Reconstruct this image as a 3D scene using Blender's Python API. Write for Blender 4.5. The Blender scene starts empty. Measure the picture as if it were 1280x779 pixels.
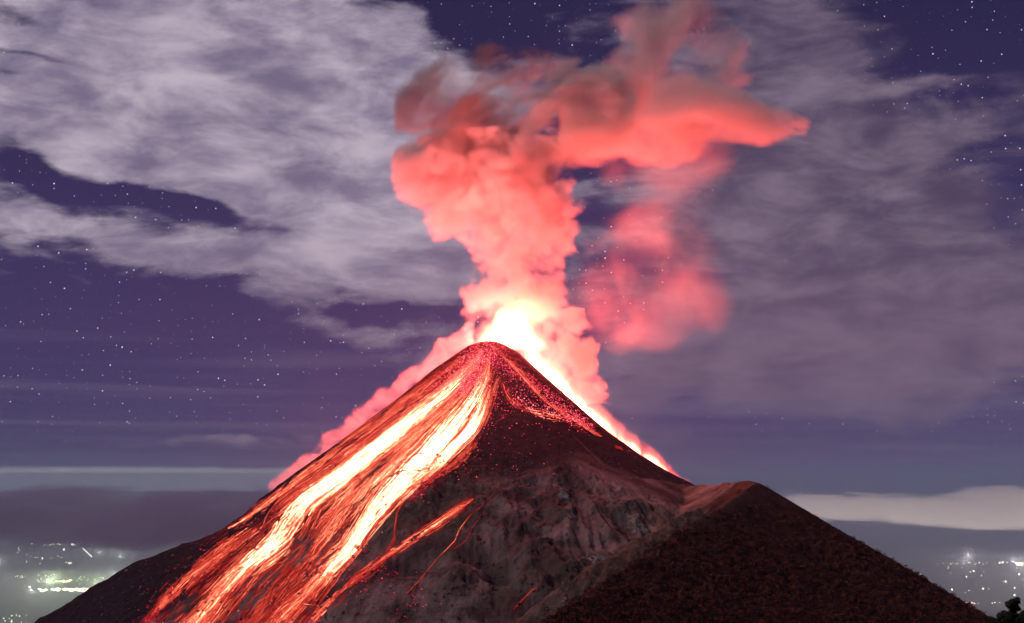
import bpy, math, random
import numpy as np
from mathutils import Vector, Matrix
C = bpy.context.scene
COL = C.collection
rng = np.random.default_rng(7)
random.seed(7)

# ------------------------------------------------------------------ camera
LENS = 50.0
FPX = LENS / 36.0 * 1280.0
PITCH = math.atan((600 - 389.5) / FPX)
SP, CP = math.sin(PITCH), math.cos(PITCH)
cam_d = bpy.data.cameras.new('camera'); cam = bpy.data.objects.new('camera', cam_d); COL.objects.link(cam)
cam_d.lens = LENS; cam_d.sensor_width = 36.0; cam_d.sensor_fit = 'HORIZONTAL'
cam_d.clip_start = 0.5; cam_d.clip_end = 1.0e6
cam.location = (0, 0, 0); cam.rotation_euler = (math.pi / 2 + PITCH, 0, 0)
C.camera = cam

def pdir(px, py):
    """direction of a photo pixel (numpy friendly)"""
    a = (np.asarray(px, float) - 640) / FPX; b = (389.5 - np.asarray(py, float)) / FPX
    return np.stack([a, CP - b * SP, SP + b * CP], -1)
def at(px, py, Y):
    d = pdir(px, py); return d * (Y / d[..., 1])[..., None] if d.ndim > 1 else d * (Y / d[1])

# ------------------------------------------------------------------ render settings
C.render.engine = 'CYCLES'
cy = C.cycles
cy.use_denoising = True
try: cy.denoiser = 'OPENIMAGEDENOISE'
except Exception: pass
cy.max_bounces = 6; cy.diffuse_bounces = 2; cy.glossy_bounces = 1; cy.transmission_bounces = 2
cy.volume_bounces = 2; cy.transparent_max_bounces = 24
cy.sample_clamp_indirect = 4.0; cy.sample_clamp_direct = 0.0
cy.volume_step_rate = 1.0; cy.volume_max_steps = 256
cy.use_adaptive_sampling = True; cy.adaptive_threshold = 0.042; cy.adaptive_min_samples = 16
cy.caustics_reflective = False; cy.caustics_refractive = False
vs = C.view_settings
vs.view_transform = 'Standard'; vs.look = 'None'; vs.exposure = 0.0; vs.gamma = 1.0; vs.use_curve_mapping = False

# ------------------------------------------------------------------ node expressions
class E:
    """a socket with arithmetic"""
    def __init__(s, nt, sock): s.nt, s.s = nt, sock
    def _m(s, op, *a, clamp=False):
        n = s.nt.nodes.new('ShaderNodeMath'); n.operation = op; n.use_clamp = clamp
        for i, v in enumerate((s,) + a):
            if isinstance(v, E): s.nt.links.new(v.s, n.inputs[i])
            else: n.inputs[i].default_value = float(v)
        return E(s.nt, n.outputs[0])
    def __add__(s, o): return s._m('ADD', o)
    __radd__ = __add__
    def __mul__(s, o): return s._m('MULTIPLY', o)
    __rmul__ = __mul__
    def __sub__(s, o): return s._m('SUBTRACT', o)
    def __rsub__(s, o): return (s * -1.0) + o
    def __truediv__(s, o): return s._m('DIVIDE', o)
    def exp(s): return s._m('EXPONENT')
    def sqrt(s): return s._m('SQRT')
    def abs(s): return s._m('ABSOLUTE')
    def pow(s, p): return s._m('POWER', p)
    def max(s, o): return s._m('MAXIMUM', o)
    def min(s, o): return s._m('MINIMUM', o)
    def clamp(s): return s._m('ADD', 0.0, clamp=True)
    def ss(s, a, b, lo=0.0, hi=1.0):
        n = s.nt.nodes.new('ShaderNodeMapRange'); n.interpolation_type = 'SMOOTHSTEP'
        s.nt.links.new(s.s, n.inputs['Value'])
        n.inputs['From Min'].default_value = a; n.inputs['From Max'].default_value = b
        n.inputs['To Min'].default_value = lo; n.inputs['To Max'].default_value = hi
        return E(s.nt, n.outputs[0])
def vec(nt, x, y, z):
    n = nt.nodes.new('ShaderNodeCombineXYZ')
    for i, v in enumerate((x, y, z)):
        if isinstance(v, E): nt.links.new(v.s, n.inputs[i])
        else: n.inputs[i].default_value = float(v)
    return E(nt, n.outputs[0])
def sep(nt, v):
    n = nt.nodes.new('ShaderNodeSeparateXYZ'); nt.links.new(v.s, n.inputs[0])
    return [E(nt, n.outputs[i]) for i in range(3)]
def noise(nt, v, scale=1.0, detail=3.0, rough=0.5, dist=0.0, color=False, dims='3D', typ=None):
    n = nt.nodes.new('ShaderNodeTexNoise'); n.noise_dimensions = dims
    if typ: n.noise_type = typ
    if v is not None: nt.links.new(v.s, n.inputs['Vector'])
    n.inputs['Scale'].default_value = scale; n.inputs['Detail'].default_value = detail
    n.inputs['Roughness'].default_value = rough; n.inputs['Distortion'].default_value = dist
    return E(nt, n.outputs['Color' if color else 'Fac'])
def mixc(nt, f, a, b):
    n = nt.nodes.new('ShaderNodeMix'); n.data_type = 'RGBA'
    for sock, v in ((n.inputs[0], f), (n.inputs[6], a), (n.inputs[7], b)):
        if isinstance(v, E): nt.links.new(v.s, sock)
        elif isinstance(v, (int, float)): sock.default_value = v
        else: sock.default_value = (*v, 1.0)
    return E(nt, n.outputs[2])
def mulc(nt, a, b):
    n = nt.nodes.new('ShaderNodeMix'); n.data_type = 'RGBA'; n.blend_type = 'MULTIPLY'; n.inputs[0].default_value = 1.0
    for sock, v in ((n.inputs[6], a), (n.inputs[7], b)):
        if isinstance(v, E): nt.links.new(v.s, sock)
        else: sock.default_value = (*v, 1.0)
    return E(nt, n.outputs[2])
def addc(nt, a, b):
    n = nt.nodes.new('ShaderNodeMix'); n.data_type = 'RGBA'; n.blend_type = 'ADD'; n.inputs[0].default_value = 1.0
    nt.links.new(a.s, n.inputs[6]); nt.links.new(b.s, n.inputs[7]); return E(nt, n.outputs[2])
def ramp(nt, f, stops):
    n = nt.nodes.new('ShaderNodeValToRGB'); nt.links.new(f.s, n.inputs[0])
    el = n.color_ramp.elements
    while len(el) > 1: el.remove(el[-1])
    el[0].position = stops[0][0]; el[0].color = (*stops[0][1], 1)
    for p, c in stops[1:]:
        e = el.new(p); e.color = (*c, 1)
    return E(nt, n.outputs[0])
def fcurve(nt, f, pts):
    n = nt.nodes.new('ShaderNodeFloatCurve'); nt.links.new(f.s, n.inputs['Value'])
    c = n.mapping.curves[0]; n.mapping.use_clip = False; n.mapping.extend = 'HORIZONTAL'
    pts = sorted(pts)
    c.points[0].location = pts[0]; c.points[1].location = pts[-1]
    for p in pts[1:-1]: c.points.new(*p)
    for p in c.points: p.handle_type = 'AUTO_CLAMPED'
    n.mapping.update(); return E(nt, n.outputs[0])
def new_mat(name):
    m = bpy.data.materials.new(name); m.use_nodes = True
    nt = m.node_tree; nt.nodes.clear()
    out = nt.nodes.new('ShaderNodeOutputMaterial'); return m, nt, out
def objco(nt):
    n = nt.nodes.new('ShaderNodeTexCoord'); return E(nt, n.outputs['Object'])
def attr(nt, name):
    n = nt.nodes.new('ShaderNodeAttribute'); n.attribute_name = name; return E(nt, n.outputs['Fac'])

# ------------------------------------------------------------------ night sky
MOON_EL, MOON_AZ = math.radians(34), math.radians(-122)      # azimuth from +Y towards +X: behind the camera, to the left
world = bpy.data.worlds.new('World'); C.world = world; world.use_nodes = True
nt = world.node_tree; nt.nodes.clear()
wout = nt.nodes.new('ShaderNodeOutputWorld'); bg = nt.nodes.new('ShaderNodeBackground')
nt.links.new(bg.outputs[0], wout.inputs[0])
tc = nt.nodes.new('ShaderNodeTexCoord'); D = E(nt, tc.outputs['Generated'])
dx, dy, dz = sep(nt, D)
def ang(px, py):
    d = pdir(px, py); return math.atan2(d[0], d[1]), math.atan2(d[2], math.hypot(d[0], d[1]))
hyp = (dx * dx + dy * dy).sqrt()
az = dx._m('ARCTAN2', dy); el = dz._m('ARCTAN2', hyp)
# work in thousandths of ~1 px: u,v grow with azimuth and elevation
U = az * FPX; V = el * FPX
wv = vec(nt, U * 0.01, V * 0.02, 0.0)
warp = noise(nt, wv, 0.55, 2, 0.5, color=True)
wx, wy, wz = sep(nt, warp)
U2 = U + (wx - 0.5) * 190.0; V2 = V + (wy - 0.5) * 75.0
def gauss(px, py, sx, sy, amp, rot=0.0):
    a, e = ang(px, py); a *= FPX; e *= FPX
    du = U2 - a; dv = V2 - e
    r = math.radians(rot); c, s = math.cos(r), math.sin(r)
    p = (du * c + dv * s) * (1.0 / sx); q = (dv * c - du * s) * (1.0 / sy)
    return ((p * p + q * q) * -1.0).exp() * amp
cov = None
for g in [  # cloud patches, hung by azimuth and elevation
    (250, 60, 430, 130, 1.1), (330, 190, 250, 110, 0.75), (60, 290, 260, 28, 0.55), (420, 310, 210, 60, 0.75, -8),
    (430, 400, 170, 42, 0.55, -22), (560, 330, 120, 110, 0.35), (40, 120, 190, 70, 0.35),
    (60, 170, 110, 60, 0.3), (30, 68, 110, 8, -0.9, -4), (40, 104, 80, 9, -1.0, -6), (30, 200, 70, 22, -1.0, -15), (240, 256, 110, 13, -1.0, -7), (170, 150, 160, 50, 0.5),
    (110, 250, 80, 15, -0.6, -10), (200, 300, 160, 16, 0.35), (485, 385, 60, 19, -0.8, -8), (620, 10, 100, 60, -0.9), (270, 296, 60, 8, -0.35), (560, 20, 60, 14, -0.5, -35),
    (980, 70, 120, 130, 0.75), (1090, 230, 190, 100, 0.62), (1180, 165, 160, 30, 0.4, 8), (1170, 108, 130, 12, 0.42),
    (960, 330, 240, 120, 0.65), (1180, 390, 280, 70, 0.7), (1030, 470, 380, 50, 0.75), (1200, 280, 110, 80, 0.3), (1200, 330, 60, 30, 0.15), (1250, 60, 130, 50, -0.3),
    (1190, 560, 330, 26, -0.45), (1000, 590, 260, 14, 0.4), (150, 450, 420, 90, -0.35), (1250, 270, 40, 30, -0.25), (900, 500, 260, 60, 0.3),
    (40, 30, 100, 14, -0.2, -3), (200, 25, 60, 9, -0.35, -3), (370, 75, 30, 9, -0.3, -6),
    (120, 545, 320, 10, 0.18), (300, 555, 420, 22, 0.2)]:
    t = gauss(*g); cov = t if cov is None else cov + t
n1 = noise(nt, vec(nt, U * 0.0045, V * 0.014, 3.0), 1.0, 7, 0.58, 0.6)
n2 = noise(nt, vec(nt, U * 0.014, V * 0.035, 9.0), 1.0, 6, 0.6, 0.4)
n3 = noise(nt, vec(nt, U * 0.0022, V * 0.03, 5.0), 1.0, 4, 0.5, 0.2)
cover = (cov + (n1 - 0.5) * 1.9 + (n2 - 0.5) * U.ss(60, 320, 1.15, 0.4) + (n3 - 0.5) * 0.8).ss(0.14, 0.75)
# clear sky: the sky texture at moonlight level, tinted by the long exposure's white balance
sky = nt.nodes.new('ShaderNodeTexSky'); sky.sky_type = 'NISHITA'; sky.sun_disc = False
sky.sun_elevation = MOON_EL; sky.sun_rotation = MOON_AZ; sky.altitude = 3700; sky.air_density = 1.0; sky.dust_density = 1.0
nish = mulc(nt, E(nt, sky.outputs[0]), (0.0075, 0.0032, 0.0048))
t_el = V * (1.0 / 620.0)
a0 = lambda py: ang(640, py)[1] * FPX / 620.0
clear = ramp(nt, t_el.clamp(), [(0.0, (0.03, 0.045, 0.12)), (a0(590), (0.020, 0.035, 0.12)), (a0(581), (0.014, 0.028, 0.11)),
    (a0(556), (0.010, 0.020, 0.088)), (a0(530), (0.015, 0.020, 0.096)), (a0(420), (0.026, 0.021, 0.088)), (a0(300), (0.021, 0.019, 0.078)), (a0(40), (0.009, 0.011, 0.048))])
clear = addc(nt, clear, nish)
# warm violet cast of sky near the eruption's azimuth (airglow lit by the eruption)
# stars
def starfield(cell, seed, rad, fall, lo):
    v_ = nt.nodes.new('ShaderNodeTexVoronoi'); v_.feature = 'F1'; v_.voronoi_dimensions = '2D'; v_.inputs['Scale'].default_value = 1.0
    nt.links.new(vec(nt, U * (1.0 / cell) + seed, V * (1.0 / cell) + seed, 0.0).s, v_.inputs['Vector'])
    cx_, cy_, cz_ = sep(nt, E(nt, v_.outputs['Color']))
    mg = cx_.pow(fall)
    inside_ = (mg * (rad * 1.1) + rad - E(nt, v_.outputs['Distance']) * cell).ss(-0.25, 0.35)
    return inside_ * (mg * 1.5 + lo) * cy_.ss(0.35, 0.45), cz_
s_a, vcz = starfield(22.0, 3.7, 0.34, 7.0, 0.12)
s_b, _z = starfield(8.0, 91.3, 0.33, 5.0, 0.07)
s_c, _z = starfield(95.0, 41.9, 0.36, 3.0, 0.3)
starE = (s_a + s_b + s_c) * (1.0 - cover * 0.97) * V.ss(15, 120)
scol = mixc(nt, vcz, (1.0, 0.93, 0.92), (0.86, 0.9, 1.0))
n = nt.nodes.new('ShaderNodeVectorMath'); n.operation = 'SCALE'; nt.links.new(scol.s, n.inputs[0]); nt.links.new(starE.s, n.inputs['Scale'])
stars = E(nt, n.outputs[0])
# cloud colour
near_er = gauss(700, 330, 330, 260, 1.0)
leftside = U.ss(-160, 300)
ccol = mixc(nt, leftside, (0.325, 0.285, 0.370), (0.140, 0.110, 0.168))
ccol = mixc(nt, (noise(nt, vec(nt, U * 0.008, V * 0.02, 1.0), 1.0, 5, 0.6, 0.3)).ss(0.3, 0.75), mulc(nt, ccol, (0.52, 0.50, 0.64)), mulc(nt, ccol, (1.62, 1.58, 1.46)))
lowdim = V.ss(330, 160)           # towards 0 high up, 1 lower down
ccol = mixc(nt, lowdim * 0.55, ccol, (0.15, 0.10, 0.17))
col = mixc(nt, cover, clear, ccol)
streak = (noise(nt, vec(nt, U * 0.0015, V * 0.05, 2.0), 1.0, 4, 0.55, 0.3)).ss(0.45, 0.7) * V.ss(230, 110) * 0.45
col = mixc(nt, streak, col, (0.13, 0.105, 0.19))
# horizon cloud band
band = (V + (n2 - 0.5) * 10.0).ss(17, 8)
band = band * U.ss(150, -250) * V.ss(-24, -16)
col = mixc(nt, band * 0.95, col, (1.0, 1.0, 1.02))
col = addc(nt, col, stars)
nt.links.new(col.s, bg.inputs['Color']); bg.inputs['Strength'].default_value = 1.0
world.cycles.sampling_method = 'MANUAL'; world.cycles.sample_map_resolution = 1024

# moon
sun_d = bpy.data.lights.new('moonlight', 'SUN'); sun_d.energy = 1.1; sun_d.angle = math.radians(0.5); sun_d.color = (1.0, 0.92, 0.95)
sun = bpy.data.objects.new('moonlight', sun_d); COL.objects.link(sun)
md = Vector((math.sin(MOON_AZ) * math.cos(MOON_EL), math.cos(MOON_AZ) * math.cos(MOON_EL), math.sin(MOON_EL)))
sun.rotation_euler = (-md).to_track_quat('-Z', 'Y').to_euler()
sun.location = md * 1000

# ------------------------------------------------------------------ numpy noise
_perm = rng.permutation(4096)
_ga = rng.uniform(0, 2 * np.pi, 4096); _gx, _gy = np.cos(_ga), np.sin(_ga)
def perlin(x, y, seed=0):
    xi = np.floor(x).astype(np.int64); yi = np.floor(y).astype(np.int64); xf = x - xi; yf = y - yi
    def g(ix, iy, fx, fy):
        h = _perm[(_perm[(ix + seed * 131) & 4095] + iy) & 4095]; return _gx[h] * fx + _gy[h] * fy
    u = xf * xf * xf * (xf * (xf * 6 - 15) + 10); v = yf * yf * yf * (yf * (yf * 6 - 15) + 10)
    a = g(xi, yi, xf, yf); b = g(xi + 1, yi, xf - 1, yf); c = g(xi, yi + 1, xf, yf - 1); d = g(xi + 1, yi + 1, xf - 1, yf - 1)
    return (a + (b - a) * u + (c - a) * v + (a - b - c + d) * u * v) * 1.5
def fbm(x, y, o=5, seed=0, gain=0.5, ridged=False):
    s = 0; a = 1.0; t = 0
    for i in range(o):
        n = perlin(x * 2 ** i + 17.3 * i, y * 2 ** i - 9.1 * i, seed + i)
        if ridged: n = 1 - 2 * np.abs(n)
        s = s + a * n; t += a; a *= gain
    return s / t
def sstep(x, a, b):
    t = np.clip((x - a) / (b - a), 0, 1); return t * t * (3 - 2 * t)

# ------------------------------------------------------------------ terrain height
YC = 3000.0
PK = at(612, 426, YC); Cx, Cy, Zp = PK
def profile(pix, tail):
    P = np.array([at(a, b, YC) for a, b in pix]); r = np.abs(P[:, 0] - Cx); z = P[:, 2]
    o = np.argsort(r); r, z = r[o], z[o]
    r = np.append(r, [r[-1] + 600, 9000]); z = np.append(z, [z[-1] - 600 * tail, z[-1] - 600 * tail - (9000 - r[-2]) * 0.42]); return r, z
#PROFILES
SIL_L = [(612, 426), (600, 428), (585, 433), (570, 443), (540, 464), (500, 497), (450, 535), (400, 573), (350, 610), (310, 645), (280, 667), (250, 680), (215, 692), (190, 702), (165, 715), (130, 735), (105, 753), (75, 769), (45, 788)]
SIL_R = [(612, 426), (622, 427), (632, 431), (650, 442), (680, 470), (720, 506), (760, 541), (800, 570), (830, 588), (860, 604), (900, 628)]
RL, ZL = profile(SIL_L, 0.58); RR, ZR = profile(SIL_R, 0.6)
RF = np.array([0, 7, 40, 200, 450, 800, 1400, 9000.]); ZF = Zp - np.array([0, 3, 27, 150, 322, 540, 900, 4200.])
def seg_tent(x, y, pts, slL, slR):
    """ridge along a polyline in 3D; slopes to its left and right"""
    best = np.full(x.shape, -1e9)
    for (x0, y0, z0), (x1, y1, z1) in zip(pts[:-1], pts[1:]):
        ddx, ddy = x1 - x0, y1 - y0; L2 = ddx * ddx + ddy * ddy
        t = np.clip(((x - x0) * ddx + (y - y0) * ddy) / L2, 0, 1)
        qx, qy = x0 + t * ddx, y0 + t * ddy
        d = np.hypot(x - qx, y - qy); side = (x - x0) * ddy - (y - y0) * ddx
        w = sstep(side / (d * math.sqrt(L2) + 1e-6), -0.6, 0.6)
        s = slL * (1 - w) + slR * w
        dd = np.sqrt(d * d + 36) - 6
        best = np.maximum(best, z0 + t * (z1 - z0) - s * dd)
    return best
S1 = [at(934, 601, 2500), at(945, 603, 2460), at(905, 632, 2330), at(850, 668, 2160), at(780, 714, 1980), at(720, 756, 1850), at(660, 800, 1740), at(560, 880, 1560)]
S2 = [at(925, 603, 2560), at(880, 634, 2500), at(820, 666, 2400), at(760, 698, 2300), at(700, 740, 2220), at(640, 790, 2140)]
S3 = [at(700, 566, 2900), at(760, 586, 2870), at(815, 603, 2840), at(860, 609, 2800), at(900, 606, 2700), at(936, 602, 2560)]
def smax(a, b, k):
    h = np.clip(0.5 + 0.5 * (a - b) / k, 0, 1); return b + (a - b) * h + k * h * (1 - h)
def polar(x, y):
    r = np.hypot(x - Cx, y - Cy) + 1e-6; return r, np.arctan2(y - Cy, x - Cx)
def base_parts(x, y):
    r, th = polar(x, y); c = np.cos(th); s = np.sin(th)
    wR = sstep(c, 0.25, 0.85); wL = sstep(-c, 0.25, 0.9); wF = 1 - wR - wL
    cone = wL * np.interp(r, RL, ZL) + wR * np.interp(r, RR, ZR) + wF * np.interp(r, RF, ZF)
    # crater behind the lip, open towards the back right
    pit = np.exp(-(((x - Cx - 42) / 34) ** 2 + ((y - Cy - 46) / 34) ** 2))
    cone = cone - 34 * pit
    sh1 = seg_tent(x, y, S1, 0.61, 0.75); sh2 = seg_tent(x, y, S2, 0.62, 0.8); sh3 = seg_tent(x, y, S3, 0.9, 0.62)
    return r, th, cone, sh1, sh2, sh3
def height(x, y, detail=True):
    r, th, cone, sh1, sh2, sh3 = base_parts(x, y)
    body = smax(cone, sh3, 6.0)
    body = smax(body, sh2, 5.0)
    near = -1.7 - 0.2 * np.hypot(x, y)
    isr = sh1 > body
    if detail:
        lavaside = sstep(-np.cos(th), -0.05, 0.35)
        cw = sstep(cone - sh3, -10, 25) * sstep(cone - sh2, -10, 25)      # 1 on the cone itself
        fresh = sstep(r - 125 * sstep(th, -1.15, -.8) * sstep(th, 1.2, .6), 440, 310)                                           # smooth young tephra round the top
        rl = np.log(r + 60) * 3.0
        gul = fbm(th * 9.0 + 0.35 * perlin(rl, th * 3, 3), rl * 0.5, 4, 11, 0.55, True)
        rough = fbm(x / 95, y / 95, 6, 21, 0.52, True)
        fine = fbm(x / 16, y / 16, 4, 31, 0.6)
        amp_g = (2.0 + 9 * sstep(r, 200, 700)) * (0.35 + 0.65 * (1 - fresh))
        d = cw * (gul * amp_g + (rough - 0.35) * (3 + 17 * (1 - fresh)) * (1 - 0.55 * lavaside) * sstep(r, 60, 250))
        d += (1 - cw) * ((rough - 0.35) * 12 + fbm(x / 40, y / 70, 4, 41, 0.55, True) * 4) * sstep(np.abs(sh3 - body) , -1, 40).clip(0.4, 1)
        d += fine * (0.35 + 2.8 * (1 - fresh) * (1 - 0.5 * lavaside)) * sstep(r, 20, 120)
        body = body + d
        sh1 = sh1 + (fbm(x / 110, y / 60, 5, 51, 0.55, True) * 9.0 - 2.6) * sstep(np.hypot(x - S1[1][0], y - S1[1][1]), 20, 300) + fbm(x / 9, y / 9, 3, 61) * 0.5
        for (px_, py_, Y_, sx_, sy_, h_) in STAMPS:
            c_ = at(px_, py_, Y_)
            body = body + h_ * np.exp(-(np.abs((x - c_[0]) / sx_) ** 3 + np.abs((y - c_[1]) / sy_) ** 3)) * (1 + 0.5 * rough)
    top = smax(sh1, body, 2.0) if not detail else np.maximum(sh1, body)
    h = smax(top, near, 8.0)
    plain = -2800 + 60 * fbm(x / 9000, y / 9000, 3, 71)
    far = sstep(np.hypot(x, y), 3500, 12000)
    h = np.maximum(h, plain)
    return h, (sh1 > body), cone, r, th
STAMPS = []
def axis(a, b, step, g, lim_lo, lim_hi):
    core = list(np.arange(a, b + step, step)); up = []; s = step; v = core[-1]
    while v < lim_hi: s *= g; v += s; up.append(v)
    dn = []; s = step; v = core[0]
    while v > lim_lo: s *= g; v -= s; dn.append(v)
    return np.array(dn[::-1] + core + up)
XA = axis(-1020, 960, 2.3, 1.14, -3.0e5, 3.0e5)
YA = axis(1620, 3090, 2.3, 1.14, -6.0e4, 3.2e5)
GX, GY = np.meshgrid(XA, YA)
HB = height(GX, GY, False)[0]
def sampler(H):
    def f(x, y):
        i = np.clip(np.searchsorted(XA, x) - 1, 0, len(XA) - 2); j = np.clip(np.searchsorted(YA, y) - 1, 0, len(YA) - 2)
        a = (x - XA[i]) / (XA[i + 1] - XA[i]); b = (y - YA[j]) / (YA[j + 1] - YA[j])
        return (H[j, i] * (1 - a) + H[j, i + 1] * a) * (1 - b) + (H[j + 1, i] * (1 - a) + H[j + 1, i + 1] * a) * b
    return f
def cast(f, px, py, y0=1500., y1=3060., n=520):
    """first point of the terrain along the ray of each pixel; NaN when it misses"""
    d = pdir(px, py); d = d / d[:, 1:2]
    Y = np.full(len(d), np.nan); prev = np.full(len(d), y0); todo = np.ones(len(d), bool)
    for Yk in np.linspace(y0, y1, n):
        hit = todo & (d[:, 2] * Yk < f(d[:, 0] * Yk, np.full(len(d), Yk)))
        Y[hit] = Yk; todo &= ~hit
    step = (y1 - y0) / (n - 1); lo = Y - step; hi = Y.copy()
    for _ in range(8):
        m = (lo + hi) / 2; mm = np.nan_to_num(m, nan=y0)
        under = d[:, 2] * mm < f(d[:, 0] * mm, mm)
        hi = np.where(under, m, hi); lo = np.where(under, lo, m)
    return d * hi[:, None]
fb = sampler(HB)
def stamp(px, py, sx, sy, h):
    p = cast(fb, np.array([px], float), np.array([py], float))[0]
    if not np.isnan(p[0]): STAMPS.append((*[px, py], p[1], sx, sy, h))
#STAMPS
stamp(505, 622, 62, 45, 26); stamp(560, 600, 36, 34, 12)       # brown cliff beside the lava
stamp(520, 705, 55, 30, -18); stamp(628, 722, 26, 26, -34); stamp(600, 700, 40, 22, -12); stamp(660, 735, 25, 28, 12)
stamp(560, 745, 45, 40, 16); stamp(706, 622, 9, 12, 7); stamp(714, 642, 8, 16, 6); stamp(800, 655, 14, 12, 6); stamp(690, 700, 14, 26, 10)
stamp(580, 650, 40, 20, 8)
H, ISR, CONE, RR_, TH_ = height(GX, GY, True)
fh = sampler(H)

# ------------------------------------------------------------------ mesh helpers
def tag(o, label=None, cat=None, group=None, kind=None):
    if label: o['label'] = label
    if cat: o['category'] = cat
    if group: o['group'] = group
    if kind: o['kind'] = kind
    return o
def mesh_np(name, V_, F_, mat, parent=None, smooth=True, attrs=None):
    me = bpy.data.meshes.new(name)
    V_ = np.asarray(V_, np.float32); F_ = np.asarray(F_, np.int32); k = F_.shape[1]
    me.vertices.add(len(V_)); me.vertices.foreach_set('co', V_.ravel())
    me.loops.add(F_.size); me.loops.foreach_set('vertex_index', F_.ravel())
    me.polygons.add(len(F_)); me.polygons.foreach_set('loop_start', np.arange(0, F_.size, k, dtype=np.int32))
    me.polygons.foreach_set('use_smooth', np.full(len(F_), smooth))
    for an, av in (attrs or {}).items():
        a_ = me.attributes.new(an, 'FLOAT', 'POINT'); a_.data.foreach_set('value', np.asarray(av, np.float32))
    me.update(calc_edges=True)
    o = bpy.data.objects.new(name, me); COL.objects.link(o)
    if mat: me.materials.append(mat)
    if parent: o.parent = parent
    return o
ny, nx = GX.shape
IDX = np.arange(nx * ny).reshape(ny, nx)
QUADS = np.stack([IDX[:-1, :-1], IDX[:-1, 1:], IDX[1:, 1:], IDX[1:, :-1]], -1).reshape(-1, 4)
fc = lambda A: (A[:-1, :-1].ravel())
xc, yc_, hc = fc(GX), fc(GY), fc(H)
nearh = -1.7 - 0.2 * np.hypot(xc, yc_)
is_plain = hc < -2650
is_near = (np.abs(hc - nearh) < 14) & ~is_plain & (np.hypot(xc, yc_) < 2600) | ((yc_ < 900) & ~is_plain)
is_ridge = fc(ISR) & ~is_near & ~is_plain
is_volc = ~(is_plain | is_near | is_ridge)
ALLV = np.stack([GX.ravel(), GY.ravel(), H.ravel()], -1)

# rock zones
TB = cast(fh, np.array([470, 540, 600, 655, 700, 728, 738, 752, 775, 805, 835, 858.]), np.array([585, 600, 600, 596, 578, 556, 572, 582, 591, 598, 602, 606.]))
TB = TB[~np.isnan(TB[:, 0])]; tr_, tt_ = polar(TB[:, 0], TB[:, 1]); o_ = np.argsort(tt_)
RB = np.interp(TH_, np.r_[-3.2, -2.6, -2.3, tt_[o_]], np.r_[2500, 1500, 800, tr_[o_]]) + 22 * fbm(GX / 60, GY / 60, 4, 81) * (TH_ < -.75) + 3 * fbm(GX / 20, GY / 20, 3, 82)
soft = np.where(TH_ > -.75, 6.0, 90.0)
tephra = np.clip(sstep((RB - RR_) / soft, -.5, .5), 0, 1)
heat = np.zeros_like(H)

# ---- materials
def rock_material():
    m, nt, out = new_mat('volcanic_rock')
    b = nt.nodes.new('ShaderNodeBsdfPrincipled'); b.inputs['Roughness'].default_value = 0.93
    b.inputs['Specular IOR Level'].default_value = 0.15
    co = objco(nt)
    n1 = noise(nt, co, 0.012, 8, 0.62, 0.5); n2 = noise(nt, co, 0.06, 7, 0.7); n3 = noise(nt, co, 0.004, 3, 0.5)
    c = mixc(nt, n1.ss(0.36, 0.66), (0.075, 0.036, 0.034), (0.25, 0.160, 0.148))
    c = mixc(nt, n3.ss(0.5, 0.66) * 0.7, c, (0.105, 0.068, 0.046))
    c = mixc(nt, n2.ss(0.60, 0.80) * 0.6, c, (0.42, 0.28, 0.26))
    tp = attr(nt, 'tephra')
    dark = mixc(nt, n2.ss(0.35, 0.7), (0.018, 0.0085, 0.012), (0.042, 0.020, 0.026))
    c = mixc(nt, tp, c, dark)
    pale = attr(nt, 'pale') * n2.ss(0.42, 0.6)
    c = mixc(nt, pale, c, (0.42, 0.36, 0.34))
    br = attr(nt, 'brown'); c = mixc(nt, br, c, mixc(nt, n2.ss(0.4, 0.65), (0.060, 0.032, 0.023), (0.17, 0.10, 0.072)))
    nt.links.new(c.s, b.inputs['Base Color'])
    bump = nt.nodes.new('ShaderNodeBump'); bump.inputs['Distance'].default_value = 3.2; bump.inputs['Strength'].default_value = 1.0
    bh = noise(nt, co, 0.14, 6, 0.68) + noise(nt, vec(nt, *[q for q in sep(nt, co)][:2], 0.0), 0.05, 4, 0.6)
    nt.links.new(bh.s, bump.inputs['Height']); nt.links.new(bump.outputs[0], b.inputs['Normal'])
    # ground glow in streaks: hot ground, and lava light on it put into emission
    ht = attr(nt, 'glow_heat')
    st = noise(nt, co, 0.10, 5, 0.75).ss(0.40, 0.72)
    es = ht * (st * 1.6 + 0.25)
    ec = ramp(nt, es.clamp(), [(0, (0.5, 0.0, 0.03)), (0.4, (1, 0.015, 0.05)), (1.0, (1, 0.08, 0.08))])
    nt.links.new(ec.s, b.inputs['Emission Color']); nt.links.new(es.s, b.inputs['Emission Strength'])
    nt.links.new(b.outputs[0], out.inputs['Surface']); m.cycles.emission_sampling = 'NONE'
    return m
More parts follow.
